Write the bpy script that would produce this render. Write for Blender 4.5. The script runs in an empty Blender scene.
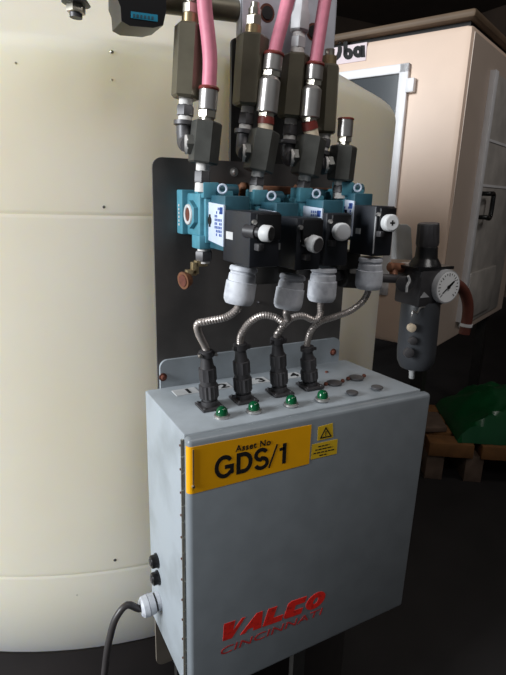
import bpy, bmesh, math, random
from mathutils import Vector, Matrix, noise
random.seed(4)
PI = math.pi
C = bpy.context.scene.collection

# ------------------------------------------------------------------ camera
W, H, F = 506, 675, 509.92
CAM = Vector((-0.19785, -0.52172, 0.28732))
YAW, PIT, ROL = 0.49588, 0.27582, 0.02787
cy_, sy_, cp_, sp_ = math.cos(YAW), math.sin(YAW), math.cos(PIT), math.sin(PIT)
FW = Vector((sy_*cp_, cy_*cp_, -sp_))
r_ = Vector((cy_, -sy_, 0)); u_ = r_.cross(FW)
RT = math.cos(ROL)*r_ + math.sin(ROL)*u_
UP = -math.sin(ROL)*r_ + math.cos(ROL)*u_
cam = bpy.data.cameras.new('camera'); co = bpy.data.objects.new('camera', cam); C.objects.link(co)
m = Matrix.Identity(4)
for i in range(3):
    m[i][0] = RT[i]; m[i][1] = UP[i]; m[i][2] = -FW[i]; m[i][3] = CAM[i]
co.matrix_world = m
cam.sensor_fit = 'VERTICAL'; cam.sensor_height = 36; cam.lens = F*36/H; cam.clip_start = .02
bpy.context.scene.camera = co

def ray(x, y): return FW*F + RT*(x-W/2) - UP*(y-H/2)
def P(x, y, Y):                       # point seen at (x, y) on the plane Y = const
    d = ray(x, y); return CAM + d*((Y-CAM.y)/d.y)
def PX(x, y, X):
    d = ray(x, y); return CAM + d*((X-CAM.x)/d.x)
def PZ(x, y, Z):
    d = ray(x, y); return CAM + d*((Z-CAM.z)/d.z)
def mpp(p): return (Vector(p)-CAM).dot(FW)/F    # metres per pixel at p

# ------------------------------------------------------------------ materials
def lin(c):
    return tuple(((v/255)/12.92 if v/255 <= .04045 else ((v/255+.055)/1.055)**2.4) for v in c)
def mat(name, col, rough=.5, metal=0, var=.15, scale=40, bump=0, col2=None, spec=.5, thr=None, **kw):
    mt = bpy.data.materials.new(name); mt.use_nodes = True
    nt = mt.node_tree; b = nt.nodes['Principled BSDF']
    c = lin(col); d = lin(col2) if col2 else tuple(v*(1-var) for v in c)
    tc = nt.nodes.new('ShaderNodeTexCoord'); nz = nt.nodes.new('ShaderNodeTexNoise')
    nz.inputs['Scale'].default_value = scale; nz.inputs['Detail'].default_value = 5
    nt.links.new(tc.outputs['Object'], nz.inputs['Vector'])
    rp = nt.nodes.new('ShaderNodeValToRGB')
    lo, hi = thr if thr else (.35, .65)
    rp.color_ramp.elements[0].position = lo; rp.color_ramp.elements[1].position = hi
    rp.color_ramp.elements[0].color = (*d, 1); rp.color_ramp.elements[1].color = (*c, 1)
    nt.links.new(nz.outputs['Fac'], rp.inputs['Fac'])
    nt.links.new(rp.outputs['Color'], b.inputs['Base Color'])
    b.inputs['Roughness'].default_value = rough; b.inputs['Metallic'].default_value = metal
    b.inputs['Specular IOR Level'].default_value = spec
    if bump:
        bp = nt.nodes.new('ShaderNodeBump'); bp.inputs['Strength'].default_value = bump
        bp.inputs['Distance'].default_value = .002
        nt.links.new(nz.outputs['Fac'], bp.inputs['Height']); nt.links.new(bp.outputs['Normal'], b.inputs['Normal'])
    for k, v in kw.items(): b.inputs[k.replace('_', ' ')].default_value = v
    return mt
M = {}
M['tank'] = mat('cream_polyethylene', (240, 233, 217), .5, 0, scale=3, col2=(237, 228, 207), spec=.3)
M['plate'] = mat('dark_steel_sheet', (96, 92, 90), .42, .2, .2, 30)
M['tab_steel'] = mat('brownish_steel', (150, 140, 128), .4, .3, .2, 30)
M['upright'] = mat('black_steel', (48, 46, 44), .5, .2, .2, 30)
M['paint'] = mat('blue_grey_paint', (162, 169, 175), .55, 0, scale=14, col2=(142, 148, 152), thr=(.3, .55), bump=.05)
M['shaded_paint'] = mat('blue_grey_paint_shaded', (130, 136, 141), .4, 0, .1, 25, .04)  # same blue-grey paint, darkened so the door front carries its shade
M['yellow'] = mat('yellow_sign', (250, 178, 10), .4, 0, .06, 30)
M['yellow2'] = mat('yellow_warning', (225, 185, 40), .4, 0, .06, 30)
M['ink'] = mat('black_ink', (12, 10, 10), .7)
M['red'] = mat('red_print', (235, 42, 32), .5, 0, scale=120, col2=(170, 38, 32), thr=(.3, .5))
M['red_thin'] = mat('thin_red_print', (190, 50, 50), .5)
M['black'] = mat('black_plastic', (62, 60, 62), .5, 0, .25, 50)
M['coil'] = mat('black_coil_casing', (38, 40, 46), .4, 0, .2, 20)
M['gloss_black'] = mat('gloss_black', (24, 24, 26), .3)
M['teal'] = mat('teal_paint', (84, 148, 166), .45, 0, .22, 60, .1)
M['teal_dark'] = mat('dark_teal_paint', (44, 92, 108), .5, 0, .22, 60)
M['nameplate'] = mat('pale_blue_nameplate', (205, 215, 232), .4, 0, .08, 90)
M['blue_ink'] = mat('blue_ink', (60, 90, 165), .5)
M['white'] = mat('white_plastic', (208, 208, 208), .5, 0, .1, 80)
M['gland'] = mat('worn_white_plastic', (206, 208, 214), .55, 0, scale=90, col2=(180, 182, 190), thr=(.3, .55), bump=.15)
M['tape'] = mat('white_thread_tape', (228, 224, 220), .6, 0, .12, 200, .2)
M['olive'] = mat('olive_plated_steel', (112, 106, 90), .42, .45, .2, 35)
M['gunmetal'] = mat('gunmetal', (92, 92, 88), .42, .5, .25, 50)
M['dark_fit'] = mat('dark_malleable_iron', (92, 90, 92), .45, .3, .25, 70, .15)
M['steel'] = mat('bright_steel', (206, 202, 198), .32, .85, .1, 60)
M['zinc'] = mat('zinc_plate', (196, 190, 176), .3, .9, .15, 60)
M['brass'] = mat('brass', (172, 152, 116), .38, .7, .2, 60)
M['pink'] = mat('pink_rubber', (222, 134, 154), .5, 0, .1, 120, .1)
M['copper'] = mat('tarnished_copper', (176, 122, 94), .45, .3, scale=60, col2=(120, 80, 60))
M['rust'] = mat('rust', (104, 54, 38), .8, 0, .4, 120, .3)
M['orange_rust'] = mat('orange_rust', (122, 78, 50), .7, .2, .4, 90)
M['red_ring'] = mat('dark_red_ring', (118, 42, 34), .5)
M['ivory'] = mat('ivory_seal', (226, 208, 182), .5)
M['conduit'] = mat('galvanised_conduit', (198, 188, 182), .36, .7, .2, 200)
M['green'] = mat('green_lens', (8, 78, 44), .14, 0, .1, 20)
M['bracket'] = mat('galvanised_bracket', (196, 196, 204), .42, .15, .15, 40)
M['grey_metal'] = mat('grey_metal', (190, 190, 192), .45, .1, .12, 40)
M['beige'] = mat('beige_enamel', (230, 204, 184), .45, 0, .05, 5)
M['beige_shaded'] = mat('beige_enamel_shaded', (196, 178, 164), .5, 0, .06, 5)  # same enamel, with the side's shade put into a darker colour
M['sign'] = mat('pale_sign', (226, 208, 212), .5, 0, .05, 10)
M['alu'] = mat('white_aluminium', (236, 235, 237), .4, 0, .06, 20)
M['stainless'] = mat('stainless_sheet', (206, 200, 194), .4, .2, .25, 8)
M['brown_roof'] = mat('brown_sheeting', (104, 84, 64), .6, 0, .25, 6)
M['wall'] = mat('dark_wall', (62, 48, 38), .9, 0, .3, 2)
M['floor'] = mat('dark_oily_floor', (34, 31, 31), .7, 0, .4, 4)
M['plinth'] = mat('black_plinth', (34, 27, 26), .8, 0, .35, 12)
M['wood'] = mat('weathered_wood', (112, 92, 78), .8, 0, .3, 14)
M['wood2'] = mat('brown_timber', (130, 88, 48), .8, 0, .3, 14)
M['tarp'] = mat('green_tarpaulin', (12, 84, 44), .3, 0, .25, 6, .2)
M['cable'] = mat('dark_cable', (62, 58, 58), .4, 0, .1, 60)
M['maroon'] = mat('red_brown_hose', (96, 48, 36), .5, 0, .2, 60)
M['bowl'] = mat('dark_grey_bowl', (62, 64, 68), .4, 0, .15, 40)
M['dial'] = mat('white_dial', (246, 246, 246), .4, 0, .03, 20)
M['cyan'] = mat('cyan_panel', (30, 150, 186), .4, 0, .1, 30)
gl = bpy.data.materials.new('dark_glass'); gl.use_nodes = True
b_ = gl.node_tree.nodes['Principled BSDF']; b_.inputs['Base Color'].default_value = (.09, .10, .11, 1)
b_.inputs['Roughness'].default_value = .12; b_.inputs['Transmission Weight'].default_value = .35
M['glass'] = gl
bt = M['tank'].node_tree.nodes['Principled BSDF']
bt.inputs['Subsurface Weight'].default_value = .75; bt.inputs['Subsurface Radius'].default_value = (1, .86, .5); bt.inputs['Subsurface Scale'].default_value = .22

# ------------------------------------------------------------------ mesh builder
class MB:
    def __init__(s): s.bm = bmesh.new()
    def verts(s, pts): return [s.bm.verts.new(p) for p in pts]
    def hexa(s, c, bev=0, seg=2):      # 8 corners: bottom ring 4, top ring 4
        v = s.verts(c)
        fs = [s.bm.faces.new([v[i] for i in q]) for q in ((0,3,2,1),(4,5,6,7),(0,1,5,4),(1,2,6,5),(2,3,7,6),(3,0,4,7))]
        if bev:
            es = list({e for f in fs for e in f.edges})
            bmesh.ops.bevel(s.bm, geom=es, offset=bev, segments=seg, affect='EDGES', profile=.5)
        return s
    def box(s, x0, x1, y0, y1, z0, z1, bev=0):
        return s.hexa([(x0,y0,z0),(x1,y0,z0),(x1,y1,z0),(x0,y1,z0),(x0,y0,z1),(x1,y0,z1),(x1,y1,z1),(x0,y1,z1)], bev)
    def lathe(s, p0, axis, prof, n=24, rot=0, rib=0, ref=None):   # prof: (t along axis in m, r)
        p0 = Vector(p0); a = Vector(axis).normalized()
        e = Vector(ref) if ref else (Vector((1,0,0)) if abs(a.x) < .8 else Vector((0,1,0)))
        e = (e - a*e.dot(a)).normalized(); f = a.cross(e)
        rings = []
        for t, r in prof:
            ring = []
            for k in range(n):
                th = rot + 2*PI*k/n
                rr = r*(1-rib*(k % 2)) 
                ring.append(p0 + a*t + (e*math.cos(th)+f*math.sin(th))*max(rr, 1e-5))
            rings.append(s.verts(ring))
        for A, B in zip(rings, rings[1:]):
            for k in range(n):
                s.bm.faces.new((A[k], A[(k+1)%n], B[(k+1)%n], B[k]))
        s.bm.faces.new(rings[0][::-1]); s.bm.faces.new(rings[-1])
        return s
    def seg(s, p0, p1, r, n=6, rot=0, bev=.0, r1=None):
        p0, p1 = Vector(p0), Vector(p1); L = (p1-p0).length; r1 = r1 or r
        pr = [(0, r-bev), (bev, r), (L-bev, r1), (L, r1-bev)] if bev else [(0, r), (L, r1)]
        return s.lathe(p0, p1-p0, pr, n, rot)
    def tube(s, pts, r, n=10, step=.004, corr=0, rfun=None):
        pts = [Vector(p) for p in pts]
        q = [pts[0]*2-pts[1]] + pts + [pts[-1]*2-pts[-2]]
        path = []
        for i in range(1, len(q)-2):
            k = max(3, int((q[i+1]-q[i]).length/step))
            for j in range(k):
                t = j/k; a, b, c, d = q[i-1:i+3]
                path.append(.5*((2*b)+(c-a)*t+(2*a-5*b+4*c-d)*t*t+(3*b-a-3*c+d)*t**3))
        path.append(pts[-1])
        T0 = (path[1]-path[0]).normalized()
        e = Vector((0,1,0)) if abs(T0.y) < .8 else Vector((1,0,0))
        rings = []
        for i, p in enumerate(path):
            T = (path[min(i+1, len(path)-1)]-path[max(i-1, 0)]).normalized()
            e = (e-T*e.dot(T)).normalized(); f = T.cross(e)
            rr = r*(1-corr*(i % 2))
            rings.append(s.verts([p+(e*math.cos(2*PI*k/n)+f*math.sin(2*PI*k/n))*rr for k in range(n)]))
        for A, B in zip(rings, rings[1:]):
            for k in range(n): s.bm.faces.new((A[k], A[(k+1)%n], B[(k+1)%n], B[k]))
        s.bm.faces.new(rings[0][::-1]); s.bm.faces.new(rings[-1])
        return s
    def sphere(s, c, r, sx=1, sy=1, sz=1):
        r0 = bmesh.ops.create_uvsphere(s.bm, u_segments=16, v_segments=10, radius=r)
        for v in r0['verts']: v.co = Vector((v.co.x*sx, v.co.y*sy, v.co.z*sz))+Vector(c)
        return s
    def torus(s, c, axis, R, r, n=24, k=8):
        a = Vector(axis).normalized(); e = Vector((0,0,1)) if abs(a.z) < .8 else Vector((1,0,0))
        e = (e-a*e.dot(a)).normalized(); f = a.cross(e); rings = []
        for i in range(n):
            d = e*math.cos(2*PI*i/n)+f*math.sin(2*PI*i/n)
            rings.append(s.verts([Vector(c)+d*(R+r*math.cos(2*PI*j/k))+a*r*math.sin(2*PI*j/k) for j in range(k)]))
        for i in range(n):
            A, B = rings[i], rings[(i+1)%n]
            for j in range(k): s.bm.faces.new((A[j], A[(j+1)%k], B[(j+1)%k], B[j]))
        return s
    def poly(s, pts, ext):            # polygon extruded by vector ext
        ext = Vector(ext); a = s.verts([Vector(p) for p in pts]); b = s.verts([Vector(p)+ext for p in pts])
        s.bm.faces.new(a[::-1]); s.bm.faces.new(b); n = len(a)
        for i in range(n): s.bm.faces.new((a[i], a[(i+1)%n], b[(i+1)%n], b[i]))
        return s
    def build(s, name, mt, parent=None, sharp=38):
        bmesh.ops.recalc_face_normals(s.bm, faces=s.bm.faces)
        me = bpy.data.meshes.new(name); s.bm.to_mesh(me); s.bm.free()
        for p in me.polygons: p.use_smooth = True
        me.set_sharp_from_angle(angle=math.radians(sharp))
        return link(name, me, mt, parent)
def root_of(o):
    while o.parent: o = o.parent
    return o
def link(name, me, mt, parent=None):
    me.materials.clear(); me.materials.append(M[mt] if isinstance(mt, str) else mt)
    o = bpy.data.objects.new(name, me); C.objects.link(o)
    if parent:
        o.parent = parent
        o.matrix_parent_inverse = Matrix.Translation(-root_of(parent).location) if parent.parent is None else Matrix.Identity(4)
    return o
def thing(name, label, cat, loc, group=None):
    o = bpy.data.objects.new(name, None); C.objects.link(o); o.location = loc; o.empty_display_size = .02
    o['label'] = label; o['category'] = cat
    if group: o['group'] = group
    return o
def tag(o, label, cat, group=None):
    o['label'] = label; o['category'] = cat
    if group: o['group'] = group
    return o
def struct(o): o['kind'] = 'structure'; return o
def text(s, org, ex, ey, h, mt, name, parent, off=0, shear=0, sx=1, depth=.0004, align='LEFT', spacing=1):
    cu = bpy.data.curves.new('t', 'FONT'); cu.body = s; cu.size = 1; cu.offset = off; cu.shear = shear
    cu.extrude = depth/h/2; cu.align_x = align; cu.space_character = spacing
    to = bpy.data.objects.new('t', cu); C.objects.link(to)
    bpy.context.view_layer.update()
    me = bpy.data.meshes.new_from_object(to.evaluated_get(bpy.context.evaluated_depsgraph_get()))
    bpy.data.objects.remove(to); bpy.data.curves.remove(cu)
    ex, ey = Vector(ex).normalized(), Vector(ey).normalized(); ez = ex.cross(ey)
    for v in me.vertices:
        x, y, z = v.co; v.co = Vector(org)+ex*(x*h*sx)+ey*(y*h)+ez*(z*h)
    me.name = name
    return link(name, me, mt, parent)

# ------------------------------------------------------------------ setting
D = .1827                 # front of the steel back plate
TX, TY, TR = .138, .970, .757   # tank axis and radius
FLOOR = -1.15
def flat(name, c, mt):
    b = MB(); b.hexa(c); return struct(b.build(name, mt))
flat('floor', [(-8,-6,FLOOR-.1),(7,-6,FLOOR-.1),(7,7,FLOOR-.1),(-8,7,FLOOR-.1),(-8,-6,FLOOR),(7,-6,FLOOR),(7,7,FLOOR),(-8,7,FLOOR)], 'floor')
flat('wall_back', [(-8,6.9,FLOOR),(7,6.9,FLOOR),(7,7,FLOOR),(-8,7,FLOOR),(-8,6.9,3),(7,6.9,3),(7,7,3),(-8,7,3)], 'wall')
flat('wall_right', [(6.9,-6,FLOOR),(7,-6,FLOOR),(7,6.9,FLOOR),(6.9,6.9,FLOOR),(6.9,-6,3),(7,-6,3),(7,6.9,3),(6.9,6.9,3)], 'wall')
flat('ceiling', [(-2.5,-6,3),(7,-6,3),(7,7,3),(-2.5,7,3),(-2.5,-6,3.1),(7,-6,3.1),(7,7,3.1),(-2.5,7,3.1)], 'wall')

# ------------------------------------------------------------------ storage tank
ZB, ZT = -.518, .4715
tank = thing('storage_tank', 'large round cream plastic storage tank behind the control box', 'tank', (TX, TY, ZB))
prof = [(0, TR-.012), (.012, TR)]
def tz(px, py):                         # height where a pixel meets the tank wall
    d = ray(px, py); a = d.x*d.x+d.y*d.y
    ox, oy = CAM.x-TX, CAM.y-TY
    b = ox*d.x+oy*d.y; c = ox*ox+oy*oy-TR*TR
    t = (-b-math.sqrt(max(0, b*b-a*c)))/a
    return CAM+d*t
for z in (tz(75, 575).z, tz(75, 215).z):
    h = z-ZB
    prof += [(h-.03, TR), (h-.006, TR), (h-.002, TR), (h-.0008, TR-.0014), (h+.0008, TR-.0014), (h+.002, TR), (h+.006, TR), (h+.03, TR)]
H0 = ZT-ZB
rs = .028; sl = math.radians(29)
prof += [(H0-rs*math.tan((PI/2-sl)/2)-.0, TR)]
cz = H0-rs*math.tan((PI/2-sl)/2); cr = TR-rs
for k in range(1, 9):
    th = (PI/2-sl)*k/8
    prof.append((cz+rs*math.sin(th), cr+rs*math.cos(th)))
t_, rr_ = prof[-1]
prof += [(t_+(rr_-.2)*math.tan(sl), .2), (t_+(rr_-.2)*math.tan(sl)+.02, .18), (t_+(rr_-.2)*math.tan(sl)+.02, .05)]
b = MB(); b.lathe((TX, TY, ZB), (0,0,1), prof, 128); body = b.build('tank_body', 'tank', tank, 50)
for px, py, r in ((115, 560, .0035), (104, 207, .0028), (112, 52, .003), (112, 80, .002), (16, 63, .002), (77, 595, .0016)):
    p = tz(px, py); n = Vector((p.x-TX, p.y-TY, 0)).normalized()
    MB().lathe(p-n*.001, n, [(0, r*.75), (.0016, r*.75), (.0022, r*.5)], 10).build('rivet', 'dark_fit' if r > .0025 and py > 100 else 'zinc', tank)
b = MB(); b.lathe((TX, TY, FLOOR), (0,0,1), [(0, TR-.005), (ZB-FLOOR, TR-.005)], 64)
tag(b.build('tank_plinth', 'plinth'), 'black round plinth under the cream tank', 'plinth')

# ------------------------------------------------------------------ back plate
def rrect(x0, x1, z0, z1, r, Y, corners=(1,1,1,1)):
    pts = []
    for (cx, cz, a0, on) in ((x1-r, z1-r, 0, corners[1]), (x0+r, z1-r, 90, corners[0]), (x0+r, z0+r, 180, corners[2]), (x1-r, z0+r, 270, corners[3])):
        if on:
            for k in range(7):
                a = math.radians(a0+15*k); pts.append((cx+r*math.cos(a), Y, cz+r*math.sin(a)))
        else:
            s = {0:(1,1),90:(-1,1),180:(-1,-1),270:(1,-1)}[a0]; pts.append((cx+s[0]*r, Y, cz+s[1]*r))
    return pts
BZ_ = -.4107
plate = thing('mounting_plate', 'dark grey steel back plate carrying the valves and control box', 'plate', (.19, D, -.528))
MB().poly(rrect(.0215, .360, -.528, .331, .014, D), (0, .003, 0)).build('sheet', 'plate', plate)
MB().poly(rrect(.140, .312, .30, .492, .006, D+.004), (0, .006, 0)).build('upright', 'upright', plate)
def bolt(p, ax, r, mt, parent, name='bolt'):
    return MB().lathe(p, ax, [(0, r*1.5), (.0012, r*1.5), (.0012, r), (.004, r), (.0055, r*.6)], 12).build(name, mt, parent)
MB().poly(rrect(.005, .357, -.528, BZ_-.004, .014, .1785, (0,0,1,1)), (0, .0040, 0)).build('lower_tab', 'tab_steel', plate)
bolt(P(234, 172, D), (0,-1,0), .0042, 'steel', plate)
bolt(P(258, 302, D), (0,-1,0), .0016, 'dark_fit', plate)
for x in (.06, .32):   # struts down to the floor behind the plate
    MB().box(x-.015, x+.015, D+.003, D+.018, FLOOR, -.3).build('support_leg', 'upright', plate)

# ------------------------------------------------------------------ control box
box = thing('control_box', 'blue-grey steel control box with yellow asset sign, in front of the tank', 'control box', (.2, .09, -.41))
BZ = -.4107
fx0, fx1, rx0, rx1 = .002, .402, .0, .372
MB().hexa([(fx0,.0195,BZ),(fx1-.004,.0195,BZ),(rx1,.178,BZ),(rx0,.178,BZ),(fx0,.0195,-.001),(fx1,.0195,-.006),(rx1,.178,0),(rx0,.178,0)], .0022).build('enclosure_body', 'paint', box)
door = MB().hexa([(.0005,0,BZ-.003),(.4015,0,BZ),(.4015,.018,BZ),(.0005,.018,BZ-.003),(.0,0,.0),(.406,0,-.0065),(.406,.018,-.0065),(.0,.018,.0)], .006, 3).build('door', 'shaded_paint', box)
# piano hinge with pins
h = MB()
n_ = 17
for k in range(n_):
    z0 = BZ+.004+k*(.40/n_); h.lathe((-.0002, .0205, z0), (0,0,1), [(0, .0021), (.0222, .0021)], 8)
h.build('hinge', 'zinc', box)
for k in range(12):
    z = -.018-k*.0335
    MB().lathe((.001, .0255, z), (-1,0,0), [(0, .0017), (.0028, .0015)], 8).build('hinge_screw', 'rust', box)
# flange and bolts
MB().poly(rrect(.024, .358, -.004, .043, .012, .1775, (1,1,0,0)), (0, .005, 0)).build('mounting_flange', 'paint', box)
bolt(P(163, 377, .1775), (0,-1,0), .0042, 'rust', box)
bolt(P(333, 352, .1775), (0,-1,0), .0042, 'rust', box)
# asset sign
sx0, sx1 = .0058, .1785
def dz(x): return -.0165*x           # the door top falls a touch to the right
sg = MB()
for k in range(5):
    a0_, a1_ = math.radians(180+18*k), math.radians(198+18*k)
    q_ = [(.006+R_*math.cos(t_), .006+R_*math.sin(t_)) for R_, t_ in ((.0068,a0_),(.0068,a1_),(.0058,a1_),(.0058,a0_))]
    sg.hexa([(x,y,z) for z in (-.0735,-.0095) for x,y in q_])
sg = sg.poly([(sx0,-.0008,-.0735),(sx1,-.0008,-.0738),(sx1,-.0008,-.0145),(sx0,-.0008,-.0095)], (0,.0012,0)).build('asset_sign', 'yellow', door)
MB().box(.0052, .0066, -.0022, 0, -.062, -.0125).lathe((.0059,-.0005,-.063),(0,-1,0),[(0,.0022),(.0025,.0018)],10).build('sign_pin', 'zinc', door)
ex = (1, 0, -.024); ez = (0, 0, 1)
text('Asset No', (.0635, -.0012, -.0285), ex, ez, .0122, 'ink', 'asset_lettering', door, .012, 0, 1.02, spacing=1.08)
RB = MB()
def ribbon(pts, wd, closed=False, y=-.0013, org=(.0345, -.0585), hh=.0337, xs=1.0, mbx=None, fr_=None):
    pts = [Vector((p[0]*xs, p[1])) for p in pts]; n = len(pts); L_, R_ = [], []
    for i in range(n):
        a_ = pts[i-1] if (i or closed) else None; c_2 = pts[(i+1) % n] if (i < n-1 or closed) else None
        t1 = (pts[i]-a_).normalized() if a_ is not None else None; t2 = (c_2-pts[i]).normalized() if c_2 is not None else None
        tt = ((t1 or t2)+(t2 or t1)).normalized(); nn = Vector((-tt.y, tt.x)); q = t1 or t2
        k_ = min(1.6, 1/max(.3, abs(nn.dot(Vector((-q.y, q.x)))))); L_.append(pts[i]+nn*wd/2*k_); R_.append(pts[i]-nn*wd/2*k_)
    f_ = fr_ or (lambda x, z: (org[0]+x*hh, y, org[1]+z*hh-.024*x*hh))
    for i in range(n if closed else n-1):
        k_ = (i+1) % n
        mbx.poly([f_(*L_[i]), f_(*L_[k_]), f_(*R_[k_]), f_(*R_[i])], (0, .0008, 0))
def arcp(cx, cz, rx, rz, a0, a1, n=12): return [(cx+rx*math.cos(math.radians(a0+(a1-a0)*i/n)), cz+rz*math.sin(math.radians(a0+(a1-a0)*i/n))) for i in range(n+1)]
ribbon(arcp(.40, .38, .32, .40, 38, 318, 18)+[(.715,.12),(.715,.36),(.42,.36)], .16, mbx=RB)
ribbon([(.99,.02),(.99,.74),(1.22,.74)]+arcp(1.22,.38,.29,.36,85,-85,12)+[(1.22,.02)], .17, True, mbx=RB)
ribbon(arcp(1.98,.555,.24,.215,25,265,12)+arcp(1.99,.185,.26,.215,85,-160,12), .155, mbx=RB)
ribbon([(2.34,-.10),(2.68,.86)], .075, mbx=RB)
ribbon([(3.03,-.05),(3.03,.84)], .17, mbx=RB); ribbon([(2.80,.60),(3.03,.63)], .12, mbx=RB)
RB.build('asset_lettering', 'ink', door)
# warning sticker
a = [P(x, y, 0) for x, y in ((317.5,440.5),(333,437),(332.5,423),(318,427))]
MB().poly([(p.x, -.0006, p.z) for p in a], (0,.001,0)).build('warning_sticker', 'yellow2', door)
t = [P(x, y, 0) for x, y in ((319.5,438.5),(331.5,436),(325.5,426.5))]
c = sum(t, Vector())/3
outer = [c+(p-c)*1.0 for p in t]; inner = [c+(p-c)*.72 for p in t]
tri = MB()
for k in range(3):
    A, B, I, J = outer[k], outer[(k+1)%3], inner[(k+1)%3], inner[k]
    tri.poly([(p.x, -.001, p.z) for p in (A, B, I, J)], (0,.0004,0))
tri.box(c.x-.0006, c.x+.0006, -.001, -.0006, c.z-.0012, c.z+.0045).box(c.x-.0006, c.x+.0006, -.001, -.0006, c.z-.0032, c.z-.0020)
tri.build('warning_triangle', 'ink', door)
a = [P(x, y, 0) for x, y in ((310.5,459.5),(336.5,453.5),(337.5,439),(312,444.5))]
MB().poly([(p.x, -.0006, p.z) for p in a], (0,.001,0)).build('caution_sticker', 'yellow2', door)
ln = MB()
for (x0, y0, x1, y1) in ((318,446.5,329,444),(315,450,332,446.3),(313,453.5,334,449),(319,455.2,326,453.7)):
    x = x0
    while x < x1:
        w = min(random.uniform(2.2, 4.2), x1-x); yy = y0+(y1-y0)*(x-x0)/(x1-x0)
        p, q = P(x, yy, 0), P(x+w, yy-.22*w, 0)
        ln.poly([(p.x,-.001,p.z-.0007),(q.x,-.001,q.z-.0007),(q.x,-.001,q.z+.0007),(p.x,-.001,p.z+.0007)], (0,.0004,0)); x += w+.9
ln.build('caution_print', 'ink', door)
# red maker's logo
p0 = P(220, 642, 0); p1 = P(324, 605, 0)
exl = Vector((p1.x-p0.x, 0, p1.z-p0.z)).normalized()
def LP(u, v): q = p0+exl*u+Vector((0,0,1))*v; return (q.x, -.0006, q.z)
LW = (p1-p0).length; LH = .0290; lg = MB(); e = (0,.0008,0)
sl_ = .32
def gly(pts, u0): lg.poly([LP(u0+(x*1.22+sl_*y-.12)*LH, y*LH) for x, y in pts], e)
cw = LW/5/LH
gly([(.0,1),(.50,1),(.56,.42),(.80,1),(.95,1),(.62,0),(.22,0)], 0)
gly([(.02,0),(.52,1),(.80,1),(1.0,0),(.62,0),(.58,.2),(.34,.2),(.25,0)], cw*LH*.95)
gly([(.0,0),(.0,1),(.42,1),(.42,.34),(.92,.34),(.92,0)], cw*LH*2.0)
gly([(.0,.12),(.0,.88),(.12,1),(.92,1),(.92,.66),(.45,.66),(.45,.34),(.92,.34),(.92,0),(.12,0)], cw*LH*2.98)
oo = [(.5+.5*math.cos(k*PI/10), .5+.5*math.sin(k*PI/10)) for k in range(20)]
oi = [(.5+.13*math.cos(k*PI/10), .5+.20*math.sin(k*PI/10)) for k in range(20)]
for k in range(20):
    q = (k+1) % 20
    gly([oo[k], oo[q], oi[q], oi[k]], cw*LH*4.0)
lg.build('maker_logo', 'red', door)
q0 = P(218.5, 656, 0); q1 = P(325, 612.5, 0); ext_ = Vector((q1.x-q0.x, 0, q1.z-q0.z))
text('CINCINNATI', (q0.x, -.0006, q0.z), ext_, (0.30,0,1), .0178, 'red_thin', 'maker_lettering', door, .000, 0, 1.74)
# enclosure top: lamps, tags, sockets, blanks
lampx = [(.066,.047),(.113,.0445),(.172,.0425),(.224,.0395)]
for x, y in lampx:
    l = MB().lathe((x,y,0), (0,0,1), [(.001,.0082),(.006,.0082),(.0102,.0070),(.0132,.0045),(.0142,.001)], 20).build('pilot_lamp', 'green', box)
    MB().lathe((x,y,-.001), (0,0,1), [(0,.0105),(.003,.0105),(.004,.0088)], 20).build('lamp_ring', 'steel', l)
plugx = [(.064,.083),(.118,.0855),(.180,.088),(.237,.091)]
for k, (x, y) in enumerate([(.053,.150),(.107,.148),(.172,.147),(.234,.145)]):
    tg = MB().box(x-.018, x+.018, y-.0135, y+.0095, -.0005, .0006).build('number_tag', 'white', box)
    text(str(k+1), (x-.0015 if k else x-.004, y-.0105, .0008), (1,0,0), (0,1,0), .024, 'ink', 'numeral', tg, .02, 0, 1.3)
for x, y in plugx:
    s_ = MB(); s_.hexa([(x+dx*.0165, y+dy*.0165, z) for z in (-.0005, .0032) for dx, dy in ((-1,-1),(1,-1),(1,1),(-1,1))], .001)
    for dx in (-1,1):
        for dy in (-1,1): s_.lathe((x+dx*.0125, y+dy*.0125, .003), (0,0,1), [(0,.0026),(.0018,.002)], 8)
    s_.build('socket_flange', 'black', box)
for x, y in ((.281,.087),(.329,.092)):
    bl = MB().lathe((x,y,-.0005), (0,0,1), [(0,.0125),(.0016,.0125),(.0022,.011)], 24).build('blanking_plate', 'dark_fit', box)
    for dx in (-1,1): MB().lathe((x+dx*.0165, y, -.0005), (0,0,1), [(0,.0034),(.003,.003),(.004,.002)], 10).build('blank_screw', 'rust', bl)
for x, y in ((.281,.042),(.331,.043)):
    MB().lathe((x,y,-.0005), (0,0,1), [(0,.0092),(.0018,.0092),(.0024,.008)], 24).build('hole_plug', 'dark_fit', box)
MB().lathe((.3,.134,-.0005), (0,0,1), [(0,.0028),(.002,.0024)], 10).build('small_screw', 'rust', box)
# fuse holders on the left side
for y, z in ((.141,-.274),(.137,-.303)):
    fz = MB().lathe((.001,y,z), (-1,0,0), [(0,.0118),(.003,.0118),(.003,.0102),(.010,.0102),(.0115,.009)], 28, rib=.05).build('fuse_holder', 'gloss_black', box)
    MB().lathe((-.0098,y,z), (-1,0,0), [(0,.0062),(.0022,.0056)], 16).build('fuse_cap', 'black', fz)

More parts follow.
